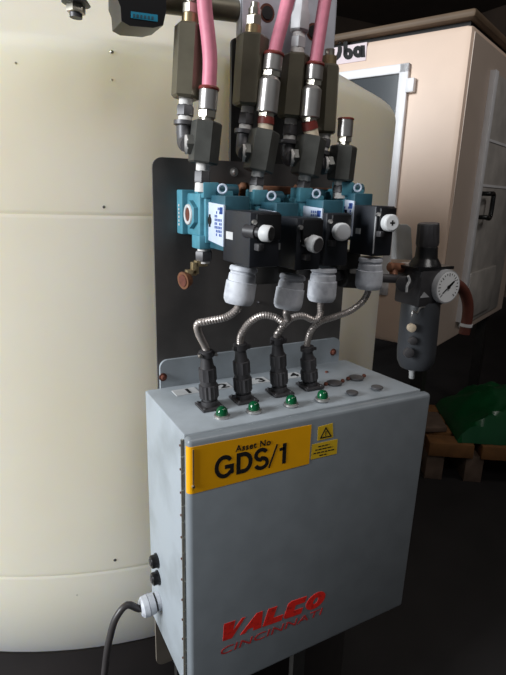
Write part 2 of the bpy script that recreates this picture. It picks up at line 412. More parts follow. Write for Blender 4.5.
# ------------------------------------------------------------------ supply cable with gland
gy, gz = .138, -.349
cab = thing('supply_cable', 'dark power cable with white gland entering the box side', 'cable', (-.02, gy, gz))
gb = MB(); gb.lathe((.001,gy,gz), (-1,0,-.06), [(0,.0155),(.006,.0155),(.006,.0135),(.009,.0135),(.009,.0165),(.018,.0172),(.019,.016),(.0195,.0175),(.0275,.0165),(.031,.0125),(.031,.008)], 24, rib=.03)
gb.build('cable_gland', 'gland', cab)
MB().lathe((-.0057,gy,gz-.0004), (-1,0,-.06), [(0,.0142),(.0035,.0142)], 24).build('sealing_ring', 'black', cab)
path = [Vector((-.018,gy,gz-.001)), Vector((-.032,gy,gz-.002))]+[P(x, y, gy) for x, y in ((127,605),(116,618),(110,637),(106,660),(103,700),(101,790))]
MB().tube(path, .0055, 12, .006).build('cord', 'cable', cab)

# ------------------------------------------------------------------ solenoid valves
XL0 = P(204, 222, .13).x; DX = .0735
valve_lab = ['teal and black solenoid valve with open threaded port, farthest left of the four',
 'black solenoid valve second from left, hanging lowest with grey round knob',
 'black solenoid valve third from left, pale knob above third white gland',
 'black solenoid valve farthest right, pale blue edge and slotted white knob']
# per valve: front-left edge px of the coil (x, ytop, ybottom), front width, knob px, knob material
VA = [((250,212,268), .040, (271,234), 'white', 'gloss_black', 8.4), ((297,218,271), .038, (318,245), 'white', 'dark_fit', 8.6),
      ((327,213,267), .040, (343,232), 'white', 'grey_metal', 9), ((376,206,257), .036, (392,223), 'white', 'white', 8.6)]
NIP = [(203,183),(258,184),(303,186),(341,191)]
VX = []
for k in range(4):
    XL = XL0+DX*k
    (ex_, yt, yb), wf, (kx, ky), km, kend, kr = VA[k]
    e0 = PX(ex_, yt, XL); yf = e0.y
    yr = (.07, .07, .07, .095)[k]; zt = e0.z; zb = PX(ex_-1.5, yb, XL).z
    dzv = zt - PX(250, 212, XL0).z       # height offset against the first valve
    VX.append((XL, yf, zt, zb))
    v = thing('solenoid_valve', valve_lab[k], 'valve', (XL+.02, .18, zb), 'solenoid valves across the back plate')
    zc = P(190, 216, .14).z + dzv
    # rear teal body: stepped block
    bd = MB()
    bd.box(XL-.020, XL+.034, .160, .182, zc-.026, zc+.034, .002)
    bd.box(XL-.012, XL+.034, .116, .164, zc-.026, zc+.030, .003)
    bd.box(XL-.006, XL+.034, .110, .150, zc-.034, zc+.034, .002)
    bd.box(XL-.010, XL+.012, .108, .134, zc+.024, zc+.044, .0015)     # top boss
    bd.box(XL-.014, XL+.010, .112, .140, zc-.042, zc-.024, .0015)     # bottom boss
    body = bd.build('valve_body', 'teal', v)
    MB().box(XL+.001, XL+.035, yr-.004, .114, zc-.040, zc+.028, .0015).build('pilot_body', 'teal_dark', v)
    MB().seg((XL+.012, .142, zc+.034), (XL+.0535, .142, zc+.034), .009, 16).build('manifold_stub', 'teal_dark', v)
    # hexagonal port on the left face with a rusty bore
    if k == 0:
     pt = MB(); pt.lathe((XL-.011,.138,zc+.002), (-1,0,0), [(0,.0185),(.007,.0185),(.008,.0165)], 6, PI/6)
     pt.build('port_boss', 'teal', v)
     r0 = MB(); r0.torus((XL-.0192,.138,zc+.002), (1,0,0), .0112, .0026)
     po = r0.build('port_ring', 'white', v)
     MB().lathe((XL-.019,.138,zc+.002), (-1,0,0), [(0,.0095),(.0012,.0088)], 20).build('port_bore', 'rust', v)
     ls = MB()
     for q in range(6): ls.box(XL-.0207, XL-.0200, .1690, .1730, zc-.0145+q*.0052, zc-.0115+q*.0052)
     ls.build('cast_lettering', 'white', v)
    MB().torus((XL+.014, .102, zc+.036), (-.3,-1,0), .0054, .0015).build('lifting_eye', 'nameplate', v)
    # name plate
    n0 = MB(); n0.hexa([(XL-.002,.130,zc-.028),(XL-.002,yr-.006,zc-.034),(XL+.001,yr-.006,zc-.034),(XL+.001,.130,zc-.028),(XL-.002,.130,zc+.020),(XL-.002,yr-.006,zc+.017),(XL+.001,yr-.006,zc+.017),(XL+.001,.130,zc+.020)], .0006)
    npl = n0.build('name_plate', 'nameplate', v)
    ink = MB()
    for row in range(5):
        for j in range(8):
            if random.random() < .75:
                yy = yr+.018-row*.0046; z0 = zc-.022+j*.0046
                ink.box(XL-.0026, XL-.0018, yy-.0011, yy+.0011, z0, z0+.0032)
    ink.box(XL-.0026, XL-.0018, yr-.004, yr+.004, zc+.006, zc+.014)
    ink.build('plate_print', 'blue_ink', npl)
    em = MB(); em.torus((XL-.0022,.105,zc-.004), (1,0,0), .0042, .0012, 16, 6); em.box(XL-.003, XL-.0018, .1030, .1068, zc-.012, zc+.004)
    em.build('plate_emblem', 'ink', npl)
    # coil housing
    cf = MB(); cf.box(XL+.0005, XL+wf, yf, yr, zb, zt, .0018)
    ch = cf.build('coil_housing', 'coil', v)
    MB().box(XL+wf*.18, XL+wf*.98, yf-.004, yf+.001, zb+(zt-zb)*.50, zt-.002, .001).build('front_cover', 'gloss_black', v)
    MB().seg((XL+wf*.12, yf+.001, zt-.011), (XL+wf*.12, yf-.004, zt-.011), .0028, 10).build('cover_screw', 'steel', v)
    if k == 3:
        MB().box(XL+.0005, XL+.0022, yf-.0012, yf, zb+.004, zt-.014).build('edge_trim', 'grey_metal', v)
    if k == 0:
        s0 = PX(229.5, 235.5, XL)
        MB().box(XL-.0003, XL+.001, s0.y-.0095, s0.y+.0095, s0.z-.0045, s0.z+.0045, .0).build('round_sticker', 'white', v)
    if k in (1, 3):
        s0 = PX({1:277, 3:357}[k]+1, {1:246, 3:231}[k], XL)
        MB().box(XL-.0005, XL+.001, s0.y-.005, s0.y+.005, s0.z-.004, s0.z+.004).build('square_sticker', 'white', v)
    # round knob
    kp = P(kx, ky, yf-.020); rk = kr*mpp(kp)
    ka = Vector([(.62,-1,-.05),(.25,-1,-.15),(-.25,-1,.05),(-.2,-1,.05)][k]).normalized(); k0 = kp-ka*.0215
    kb = MB(); kb.lathe(k0, ka, [(.0075,rk*.55),(.009,rk*.8),(.0115,rk),(.0205,rk),(.022,rk*.88)], 24)
    kn = kb.build('override_knob', km, v)
    MB().lathe(k0, ka, [(-.012,.0075),(.002,.0075),(.002,.0055),(.010,.0055)], 16).build('knob_stem', 'black' if k != 1 else 'white', kn)
    MB().lathe(k0+ka*.021, ka, [(0,rk*.84),(.0016,rk*.80)], 24).build('knob_face', kend, kn)
    if k == 3:
        su = Vector((0,0,1)); sv = ka.cross(su).normalized(); sm_ = MB()
        for d_, e_ in ((su, sv), (sv, su)):
            o_ = k0+ka*.0224; sm_.poly([o_+d_*.0036+e_*.0011, o_-d_*.0036+e_*.0011, o_-d_*.0036-e_*.0011, o_+d_*.0036-e_*.0011], ka*.0006)
        sm_.build('knob_slot', 'ink', kn)
    MB().box(kp.x-.010, kp.x-.002, yf-.010, yf+.001, kp.z-.020, kp.z-.012, .001).build('lock_tab', 'dark_fit', v)
    # small pipe fitting under the body
    f0 = (XL-.002, .126, zc-.041)
    MB().lathe(f0, (0,0,-1), [(0,.0085),(.004,.0085)], 16).lathe((f0[0],f0[1],zc-.058), (0,0,-1), [(0,.008),(.004,.008)], 16).build('tape_wrap', 'tape', v)
    MB().lathe((f0[0],f0[1],zc-.045), (0,0,-1), [(0,.0105),(.002,.0118),(.012,.0118),(.014,.0105)], 6).build('lower_nut', 'dark_fit', v)
    if k == 0:
        MB().box(f0[0]-.013, f0[0]+.004, .121, .131, zc-.066, zc-.058, .001).box(f0[0]-.018, f0[0]-.009, .121, .131, zc-.076, zc-.060, .001).box(f0[0]-.026, f0[0]-.012, .121, .131, zc-.078, zc-.070, .001).build('drain_elbow', 'brass', v)
        dp = MB().lathe((f0[0]-.022,.126,zc-.083), (-1,-.3,-.1), [(0,.009),(.008,.012),(.010,.012),(.010,.009)], 16).build('drain_port', 'orange_rust', v)
        MB().lathe((f0[0]-.0318,.123,zc-.084), (-1,-.3,-.1), [(0,.0085),(.0008,.008)], 16).build('drain_bore', 'rust', dp)
    else:
        MB().box(XL-.012, XL+.030, .10, .165, zc-.085, zc-.058, .003).build('exhaust_block', 'upright', v)

# copper manifold bar behind the valves
c0 = P(212, 189, .165); c1 = P(338, 192, .165)
mb_ = MB(); mb_.box(c0.x, c1.x, .160, .172, c0.z-.005, c0.z+.007, .002)
cm = thing('copper_bar', 'tarnished copper manifold bar running behind the valve tops', 'pipe', (c0.x, .166, c0.z))
mb_.build('bar', 'copper', cm)
for px in (244, 298, 335):
    q = P(px, 190, .150); MB().lathe((q.x,.150,c0.z-.012), (0,0,1), [(0,.006),(.004,.0075),(.018,.0075),(.022,.005)], 10).box(q.x-.004, q.x+.004, .148, .164, c0.z-.003, c0.z+.003).build('port_post', 'orange_rust', cm)

# ------------------------------------------------------------------ pipework above the valves
NX = [XL0+DX*k for k in range(4)]
nth = ['first', 'second', 'third', 'fourth']
def hexv(a, b, wpx, Y, name, mt, parent, n=6, rot=0, bev=.002, Y2=None, w2=None):
    p, q = P(*a, Y), P(*b, Y2 if Y2 is not None else Y)
    r = wpx*mpp(p)/2; r2 = (w2*mpp(q)/2) if w2 else r
    return MB().seg(p, q, r, n, rot, bev, r2).build(name, mt, parent)
# tee blocks
TE = [((207,122),(203,164),31,'gunmetal'), ((265,131),(258,172),31,'gunmetal'), ((312,137),(305,176),30,'gunmetal'), ((344,146),(340,181),27,'gunmetal')]
tl = ['dark hexagonal tee block below the leftmost pink hose', 'dark hexagonal tee block below the middle pink hose',
      'dark hexagonal tee block below the rightmost pink hose', 'dark hexagonal tee block below the short open steel connector']
NB = [(202,190),(256,191),(302,195),(339,197)]
for k in range(4):
    a, b_2, w, mt = TE[k]; Y = .118
    t = thing('tee_block', tl[k], 'pipe fitting', P(*b_2, Y), 'tee blocks above the valves')
    hexv(a, b_2, w, Y, 'hex_body', mt, t, rot=PI/6)
    p, q = P(*b_2, Y), P(NB[k][0], NB[k][1], Y); L = (q-p).length
    MB().lathe(p, q-p, [(-.001,.0088),(L*.28,.0088)], 16).lathe(p+(q-p)*.72, q-p, [(0,.0092),(L*.36,.0095)], 16).build('tape_wrap', 'tape', t)
    MB().lathe(p+(q-p)*.26, q-p, [(0,.0095),(.0015,.0108),(L*.44,.0108),(L*.48,.0095)], 6).build('nipple_nut', 'dark_fit', t)
    # side outlet toward the elbow
    m_ = P(a[0]+(b_2[0]-a[0])*.55, a[1]+(b_2[1]-a[1])*.55, Y)
    MB().lathe(m_, (-1,.45,0), [(0,.013),(.0215,.013),(.0225,.011)], 6).build('side_outlet', mt, t)
# check valves (rear, tall hexagons)
CV = [((190,25),(186,99),31,(187,104),(185,122)), ((253,36),(248,107),33,(247,110),(245,131)), ((297,55),(291,119),29,(291,121),(289,141)), ((329,65),(325,134),23,(323,136),(322,152))]
cl = ['tall olive hexagonal check valve left of the leftmost pink hose', 'tall olive hexagonal check valve left of the middle pink hose, in front of bracket',
      'tall olive hexagonal check valve between the middle and rightmost hoses', 'tall dark hexagonal check valve right of the rightmost hose, nearest the machine']
EB = [(181,132),(239,149),(286,157),(322,163)]
ECON = [(191,140),(248,153),(292,160),(328,168)]
for k in range(4):
    a, b_2, w, n0, n1 = CV[k]; Y = .142
    t = thing('check_valve', cl[k], 'valve', P(*b_2, Y), 'check valves in front of the bracket')
    hexv(a, b_2, w, Y, 'hex_body', 'olive' , t, rot=PI/6 if k < 3 else .2, bev=.003)
    ax = (P(*a, Y)-P(*b_2, Y)).normalized(); p = P(*a, Y)
    if k == 2:
        MB().lathe(p-ax*.001, ax, [(0,.0095),(.009,.0095)], 16).lathe(p+ax*.022, ax, [(0,.0085),(.007,.0085)], 16).build('tape_wrap', 'tape', t)
        MB().lathe(p+ax*.007, ax, [(0,.009),(.0015,.011),(.014,.011),(.0155,.009)], 6).build('top_nut', 'grey_metal', t)
        MB().lathe(p+ax*.028, ax, [(0,.012),(.002,.014),(.020,.014),(.026,.011),(.04,.009)], 12, rib=.1).build('union_elbow', 'grey_metal', t)
    else:
        MB().lathe(p-ax*.001, ax, [(0,.0105),(.012,.0105),(.012,.009)], 18).build('top_neck', 'brass', t)
        if k < 2:
            MB().lathe(p+ax*.010, ax, [(0,.0085),(.002,.0105),(.012,.0105),(.014,.0085)], 6).lathe(p+ax*.024, ax, [(0,.008),(.007,.0085),(.008,.006),(.05 if k == 0 else .014,.006)], 16).build('top_nut', 'zinc', t)
        else:
            MB().lathe(p+ax*.010, ax, [(0,.007),(.010,.007)], 12).build('top_nut', 'zinc', t)
    p, q = P(*b_2, Y), P(*n1, Y); L = (q-p).length
    MB().lathe(p, q-p, [(-.001,.0088),(L*.3,.0088)], 16).lathe(p+(q-p)*.74, q-p, [(0,.0088),(L*.3,.0088)], 16).build('tape_wrap', 'tape', t)
    MB().lathe(p+(q-p)*.26, q-p, [(0,.0095),(.002,.0112),(L*.46,.0112),(L*.5,.0095)], 6).build('lower_nut', 'dark_fit', t)
    # elbow: a thing of its own between valve and tee
    el = thing('elbow_fitting', 'dark iron elbow joining the %s check valve from left to its tee' % nth[k], 'pipe fitting', q, 'elbows under the check valves')
    ta, tb, tw, _ = TE[k]
    m_ = P(ta[0]+(tb[0]-ta[0])*.55, ta[1]+(tb[1]-ta[1])*.55, .118)+Vector((-1,.45,0)).normalized()*.021
    dn = (q-p).normalized()
    MB().tube([q-dn*.001, q+dn*.012, (q+dn*.024)*.75+m_*.25, m_+(q+dn*.024-m_)*.3, m_], .0105, 14, .003).lathe(q-dn*.001, dn, [(0,.0145),(.005,.0145),(.006,.012)], 20).build('elbow_body', 'dark_fit', el)
    dm = Vector((-1,.45,0)).normalized()
    MB().lathe(m_, dm, [(-.0005,.0115),(.004,.0115)], 16).build('tape_wrap', 'tape', el)

# hoses
HO = [dict(lab='leftmost pink rubber hose with one short steel ferrule', fer=[((209,88),(207,119))], w=20, pts=[(209,89),(210,60),(208,35),(205,10),(203,-25)], hw=14.5),
      dict(lab='middle pink rubber hose with long steel swivel connector', fer=[((274,54),(271,78)),((270,80),(266,118))], w=20.5, pts=[(274,55),(278,38),(283,20),(288,0),(295,-25)], hw=13.5),
      dict(lab='rightmost pink rubber hose with steel swivel connector, beside the machine sign', fer=[((315,64),(313,87)),((312,89),(309,122))], w=19, pts=[(315,65),(318,45),(321,25),(325,0),(330,-25)], hw=13)]
for k, h in enumerate(HO):
    Y = .118
    t = thing('pink_hose', h['lab'], 'hose', P(*TE[k][0], Y), 'pink hoses rising above the tee blocks')
    path = [P(x, y, Y) for x, y in h['pts']]
    MB().tube(path, h['hw']*mpp(path[0])/2, 16, .006).build('rubber_tube', 'pink', t)
    (a, b_2) = h['fer'][0]; p, q = P(*a, Y), P(*b_2, Y); L = (q-p).length; r = h['w']*mpp(p)/2
    MB().lathe(p, q-p, [(-.0012, r*.98), (.0008, r*1.05), (.0028, r*1.0)], 20).build('ferrule_lip', 'red_ring', t)
    MB().lathe(p, q-p, [(.002,r*.94),(L*.70,r*.94),(L*.73,r*.86)], 24).build('ferrule', 'steel', t)
    MB().lathe(p+(q-p)*.72, q-p, [(0,r*.82),(.001,r*.92),(L*.24,r*.92),(L*.26,r*.7)], 6).build('ferrule_nut', 'zinc', t)
    if k == 0:
        tp = P(*TE[0][0], Y); MB().seg(q-(q-p)*.05, tp, .009, 16).build('thread_nipple', 'zinc', t)
    else:
        a2, b2 = h['fer'][1]; p2, q2 = P(*a2, Y), P(*b2, Y); L2 = (q2-p2).length; r2 = r*1.06
        MB().lathe(p2, q2-p2, [(-.004,r2*.7),(0,r2*.9),(.0015,r2),(L2*.86,r2*1.02),(L2*.88,r2*.9)], 26).build('swivel_sleeve', 'steel', t)
        MB().lathe(p2+(q2-p2)*.88, q2-p2, [(-.001,r2*.8),(L2*.13,r2*.8)], 6).build('swivel_nut', 'zinc', t)
        tp = P(*TE[k][0], Y); L3 = (tp-q2).length
        MB().lathe(q2, tp-q2, [(-.001,r2*.78),(L3*.5,r2*.82)], 20).build('red_ring', 'red_ring', t)
        MB().lathe(q2+(tp-q2)*.5, tp-q2, [(0,r2*.74),(L3*.5+.001,r2*.74)], 20).build('ivory_seal', 'ivory', t)
# open connector on the fourth tee
t = thing('hose_connector', 'short open steel connector on the rightmost tee block, no hose', 'pipe fitting', P(344,146,.118))
p, q = P(346,118,.118), P(344,146,.118); L = (q-p).length; r = 16.5*mpp(p)/2
MB().lathe(p, q-p, [(0,r*.9),(.001,r*1.0),(.0025,r*1.0)], 20).build('rim', 'red_ring', t)
MB().lathe(p, q-p, [(.002,r*.93),(L*.66,r*.93),(L*.68,r*.82)], 24).build('ferrule', 'steel', t)
MB().lathe(p+(q-p)*.66, q-p, [(0,r*.85),(.001,r*.92),(L*.2,r*.92),(L*.22,r*.7),(L*.36,r*.7)], 6).build('connector_nut', 'zinc', t)

# ------------------------------------------------------------------ bracket and rod at the top
bk = thing('pipe_bracket', 'grey galvanised bracket with bored holes behind the hose tops', 'bracket', (.24, .17, .46))
a, b_2, c_ = P(242,37,.166), P(333,76,.166), P(333,0,.166)
zlow = P(290, 78, .166).z
MB().poly([(a.x,.166,P(242,38,.166).z),(P(262,60,.166).x,.166,zlow),(P(333,76,.166).x,.166,zlow),(P(333,0,.166).x,.166,.66),(a.x,.166,.66)], (0,.004,0)).build('bracket_face', 'bracket', bk)
MB().box(a.x, a.x+.004, .168, .184, P(242,37,.166).z, .66).build('side_flange', 'bracket', bk)
MB().box(b_2.x-.004, b_2.x, .168, .184, zlow, .66).build('side_flange', 'bracket', bk)
for x, y in ((267,13), (313,32)):
    q = P(x, y, .166); hb = MB().lathe((q.x,.1665,q.z), (0,-1,0), [(0,.0115),(.0012,.0115)], 20).build('bore_rim', 'rust', bk)
    MB().lathe((q.x,.166,q.z), (0,-1,0), [(0,.0085),(.0022,.0082)], 20).build('bore', 'ink', hb)
rod = thing('pipe_rod', 'dark horizontal rod entering the left side of the grey bracket', 'pipe', P(200,8,.185))
p, q = P(130,-3,.185), P(237,11,.185)
MB().seg(p, q, .0135, 20).build('rod', 'olive', rod)
# black device with cyan panel at the top edge
dv = thing('black_device', 'black housing with a bright cyan stripe beside the dark rod', 'device', P(140,0,.15))
Yd = .15
pts = [P(x,y,Yd) for x,y in ((115,-40),(115,2),(118,10),(119,24),(127,28.5),(150,30.5),(160,28),(163,14),(163,-40))]
MB().poly([(p.x,Yd-.012,p.z) for p in pts], (0,.045,0)).build('housing', 'gloss_black', dv)
MB().seg(P(148,0,.16), P(148,0,.16)+Vector((0,.05,0)), .012, 16).build('mounting_stub', 'dark_fit', dv)
pts = [P(x,y,Yd-.012) for x,y in ((131,11.5),(157.5,15),(157.5,22),(131,18))]
pn = MB().poly([(p.x,Yd-.0128,p.z) for p in pts], (0,.0016,0)).build('cyan_panel', 'cyan', dv)
ln = MB()
for k in range(6):
    p = P(134+k*3.7, 15.6+k*.5, Yd-.0128); ln.box(p.x-.0012, p.x+.0012, Yd-.0134, Yd-.0126, p.z-.0016, p.z+.0016)
ln.build('panel_print', 'teal_dark', pn)
fi = thing('hanging_fitting', 'small brass fitting hanging at the top left edge', 'pipe fitting', P(76,0,.16))
p, q = P(76,0,.16), P(76,18,.16); ax = (q-p).normalized(); L = (q-p).length
MB().lathe(p-ax*.06, ax, [(0,.009),(.062,.009)], 14).lathe(p, ax, [(0,.013),(.004,.016),(.005,.0095)], 20).build('collar', 'dark_fit', fi)
MB().lathe(p+ax*.003, ax, [(0,.008),(.003,.0105),(L*.55,.0105),(L*.6,.0085)], 6).build('brass_nut', 'zinc', fi)
MB().lathe(p+ax*L*.6, ax, [(0,.0075),(L*.4,.007)], 14).build('thread_end', 'dark_fit', fi)
MB().tube([p-ax*.055, p-ax*.055+Vector((.03,-.005,.0)), P(125,-38,.16)], .009, 12).build('branch_pipe', 'dark_fit', fi)

# ------------------------------------------------------------------ flexible conduits: gland, tube, plug
GL = [((244,266),(238,304),31), ((293,274),(287,309),29), ((324,267),(321,301),29), ((371,257),(368,289),27)]
cdl = ['corrugated conduit from white gland, first from left, sagging to plug 1', 'corrugated conduit arching right from plug 2 to second white gland',
       'corrugated conduit arching right from plug 3 to third white gland', 'longest corrugated conduit sweeping right from plug 4 to last white gland']
PT = [[(226,317),(208,321),(198,324),(199,334)], [(288,319),(283,322),(275,317),(262,315.5),(250,322),(242,333)],
      [(320,315),(314,320),(303,316),(292,318),(283,326),(278,333)], [(362,302),(350,311),(334,317),(320,322),(311,331)]]
PTOP = [(206,350),(240,343),(277,337),(307,346)]
for k in range(4):
    XL, yf, zt, zb = VX[k]; wf = VA[k][1]
    yg = PX(GL[k][0][0], GL[k][0][1], XL+wf*.45).y if k != 0 else .03
    yg = max(yf+.018, min(.05, yg))
    t = thing('flexible_conduit', cdl[k], 'conduit', (plugx[k][0], plugx[k][1], .0035), 'conduits between the box plugs and the valves')
    p, q = P(*GL[k][0], yg), P(*GL[k][1], yg); ax = (q-p).normalized(); L = (q-p).length; r = GL[k][2]*mpp(q)/2
    p = p - ax*max(0, (p.z-zb)-.0+.0)*0
    MB().lathe(p, ax, [(.0005,r*.80),(.002,r*.88),(L*.12,r*.90),(L*.16,r*.80),(L*.20,r*.80),(L*.22,r*.87),(L*.36,r*.89),(L*.40,r*.87),(L*.41,r*.98),(L*.80,r*1.0),(L*.90,r*.97),(L*.99,r*.84),(L,r*.6)], 28, rib=.012).build('gland_nut', 'gland', t)
    x, y = plugx[k]
    top = P(*PTOP[k], y); HZ = top.z; cx = top.x
    pts = [q-ax*.006, q+ax*.006]+[None]*len(PT[k])
    n = len(PT[k])
    for j, (a, b_2) in enumerate(PT[k]):
        w = (j+1)/(n+1); pts[j+2] = P(a, b_2, yg*(1-w)+y*w - (.004 if k in (2,3) else 0))
    pts += [Vector((cx, y, HZ+.002)), Vector((cx*.9+x*.1, y, HZ-.012))]
    MB().tube(pts, .0052, 12, .0016, .16).build('corrugated_tube', 'conduit', t)
    base = Vector((x, y, .003)); axp = Vector((cx-x, 0, HZ-.003)); LP_ = axp.length
    pl = MB(); pl.lathe(base, axp, [(0,.0115),(LP_*.09,.0115),(LP_*.09,.0095),(LP_*.14,.0095)], 24)
    pl.lathe(base, axp, [(LP_*.38,.0112),(LP_*.62,.0112),(LP_*.62,.0108),(LP_*.80,.0082),(LP_*.90,.0075)], 24)
    pb = pl.build('plug_body', 'black', t)
    MB().lathe(base, axp, [(LP_*.14,.0118),(LP_*.15,.0135),(LP_*.38,.0135),(LP_*.39,.0118)], 28, rib=.11).build('coupling_ring', 'black', pb)
    MB().lathe(base, axp, [(LP_*.46,.0112),(LP_*.47,.0124),(LP_*.68,.0124),(LP_*.69,.0112)], 20, rib=.1).build('grip_sleeve', 'black', pb)
    MB().lathe(base, axp, [(LP_*.88,.0095),(LP_*.89,.0102),(LP_*.985,.0102),(LP_,.0085)], 20).box(x+(cx-x)*.93-.0135, x+(cx-x)*.93+.0135, y-.006, y-.001, HZ*.90, HZ*.97, .001).build('cable_clamp', 'black', pb)
    if k == 0:
        for s_ in (-1, 1): MB().seg((cx+s_*.0112, y-.005, HZ*.935), (cx+s_*.0112, y-.0095, HZ*.935), .0024, 10).build('clamp_screw', 'steel', pb)

# ------------------------------------------------------------------ filter regulator
Y = .12
def FP(x, y, Yq=Y): return P(x, y, Yq)
fr = thing('filter_regulator', 'black air filter regulator with round pressure gauge, right of the valves', 'filter regulator', FP(415,368))
def lat(pxs, name, mt, n=24, rib=0, parent=fr, Yq=Y):  # list of (x, y, width px) down a near-vertical axis
    p0 = P(pxs[0][0], pxs[0][1], Yq); p1 = P(pxs[-1][0], pxs[-1][1], Yq); ax = (p1-p0).normalized()
    prof = []
    for x, y, w in pxs:
        p = P(x, y, Yq); prof.append(((p-p0).dot(ax), w*mpp(p)/2))
    return MB().lathe(p0, ax, prof, n, rib=rib).build(name, mt, parent)
lat([(428.5,223,19),(428.3,224,21),(427.5,243,22.5),(427.3,246,21)], 'adjuster_knob', 'black', 32, .05)
lat([(427.3,245.5,18),(427.2,247,21),(426.5,257,22),(426,259,25),(425,265,32)], 'bonnet', 'gloss_black')
fpl = FP(425, 266)
MB().poly([(fpl.x-.044,.092,fpl.z-.003),(fpl.x+.040,.092,fpl.z-.003),(fpl.x+.040,.160,fpl.z-.003),(fpl.x-.044,.160,fpl.z-.003)], (0,0,.005)).build('mounting_flange', 'gloss_black', fr)
zb1 = FP(422, 303).z
MB().box(fpl.x-.034, fpl.x+.026, .092, .152, zb1, fpl.z-.002, .004).build('regulator_body', 'black', fr)
lat([(421,300,35),(420.5,305,38),(419.5,315,38),(416.2,352,37.5),(415.5,360,36),(415,366,30)], 'filter_bowl', 'bowl', 32)
lat([(412.5,364,10),(412.3,369,9),(412,371,6),(411.7,378,5.5)], 'drain_valve', 'white', 14)
# bowl ribs, sight dot, latch, plug, triangle
for (x, y, r, mt_, nm) in ((413,328,4.2,'ivory','sight_window'), (414,341,4.0,'dark_fit','bowl_boss'), (410,353,5,'dark_fit','bowl_boss')):
    q = P(x, y, Y-.024); MB().lathe((q.x, Y-.018, q.z), (-.35,-1,0), [(0,r*mpp(q)),(.008,r*mpp(q)),(.009,r*mpp(q)*.7)], 18).build(nm, mt_, fr)
MB().tube([FP(x, y, .094) for x, y in ((412,316),(413,311),(417,313),(420,308),(425,307))], .0016, 8).build('bowl_latch', 'steel', fr)
q = FP(406,284,.088); MB().lathe((q.x,.094,q.z), (-.6,-1,0), [(0,.013),(.006,.013),(.0075,.010)], 20).build('port_plug', 'black', fr)
MB().tube([FP(x, y, .084) for x, y in ((408,276),(409.5,281),(407,286),(406.5,292))], .0022, 8).build('plug_highlight', 'white', fr)  # solid white crescent standing in for the highlight on the port plug
MB().poly([(p.x,.0912,p.z) for p in (FP(420,298,.092),FP(429,297,.092),FP(424,292,.092))], (0,.0012,0)).build('triangle_mark', 'grey_metal', fr)
# gauge
g = FP(448, 287, .083); rg = 17.2*mpp(g)
gg = MB().lathe((g.x,.108,g.z), (0,-1,0), [(0,.007),(.008,.007),(.008,rg*.8),(.010,rg),(.022,rg),(.025,rg*.97),(.025,rg*.86)], 40).build('pressure_gauge', 'grey_metal', fr)
MB().lathe((g.x,.0835,g.z), (0,-1,0), [(0,rg*.9),(.0012,rg*.9)], 40).build('gauge_dial', 'dial', gg)
tk = MB()
for k in range(19):
    th = math.radians(225-k*15); c0, s0 = math.cos(th), math.sin(th); w = rg*.02
    r0_, r1_ = rg*(.70 if k % 3 else .62), rg*.80
    tk.poly([(g.x+c0*r0_-s0*w,.0818,g.z+s0*r0_+c0*w),(g.x+c0*r1_-s0*w,.0818,g.z+s0*r1_+c0*w),(g.x+c0*r1_+s0*w,.0818,g.z+s0*r1_-c0*w),(g.x+c0*r0_+s0*w,.0818,g.z+s0*r0_-c0*w)], (0,.0004,0))
tk.build('gauge_scale', 'ink', gg)
nd = MB(); th = math.radians(38); c0, s0 = math.cos(th), math.sin(th)
for (a0, a1, w0, w1) in ((-.55,.62,.03,.015), (-.05,.5,.085,.05)):
    nd.poly([(g.x+c0*rg*a0-s0*rg*w0,.0808,g.z+s0*rg*a0+c0*rg*w0),(g.x+c0*rg*a1-s0*rg*w1,.0808,g.z+s0*rg*a1+c0*rg*w1),(g.x+c0*rg*a1+s0*rg*w1,.0808,g.z+s0*rg*a1-c0*rg*w1),(g.x+c0*rg*a0+s0*rg*w0,.0808,g.z+s0*rg*a0-c0*rg*w0)], (0,.0007,0))
nd.lathe((g.x,.0815,g.z), (0,-1,0), [(0,rg*.11),(.0015,rg*.11)], 16)
nd.build('gauge_needle', 'ink', gg)
# grey bracket plate carrying the regulator
pts = [P(x, y, yy) for x, y, yy in ((393,224,.186),(407,224.5,.150),(411,228,.140),(412.5,260,.136),(391,259,.192))]
MB().poly(pts, (.005,.005,0)).build('support_bracket', 'grey_metal', fr)
# supply pipe from plate to regulator
ap = thing('air_pipe', 'black pipe with rusty union feeding the filter regulator from the valves', 'pipe', P(350,277,.13))
MB().seg(P(338,276,.13), P(402,279,.13), .0075, 14).build('pipe_run', 'dark_fit', ap)
MB().seg(P(341,276,.13), P(357,277,.13), .019, 8, .4, .002).build('pipe_coupling', 'upright', ap)
MB().seg(P(389,267,.140), P(404,268,.140), .0085, 10, 0, .002).seg(P(393,268,.140), P(394,280,.132), .007, 10).build('rusty_union', 'copper', ap)
# red-brown hose
hs = thing('brown_hose', 'red-brown elbow hose with white band, right of the pressure gauge', 'hose', P(466,330,.16))
Yh = .15
pth = [P(440,281,.145), P(454,283,Yh), P(463,290,Yh), P(467.5,302,Yh), P(467.5,316,Yh), P(464,334,Yh)]
MB().tube(pth, 5.4*mpp(pth[3]), 16, .005).build('hose_tube', 'maroon', hs)
p, q = P(466.4,323.5,Yh), P(465.8,326.5,Yh); MB().seg(p, q, 6.0*mpp(p), 18).build('hose_band', 'white', hs)

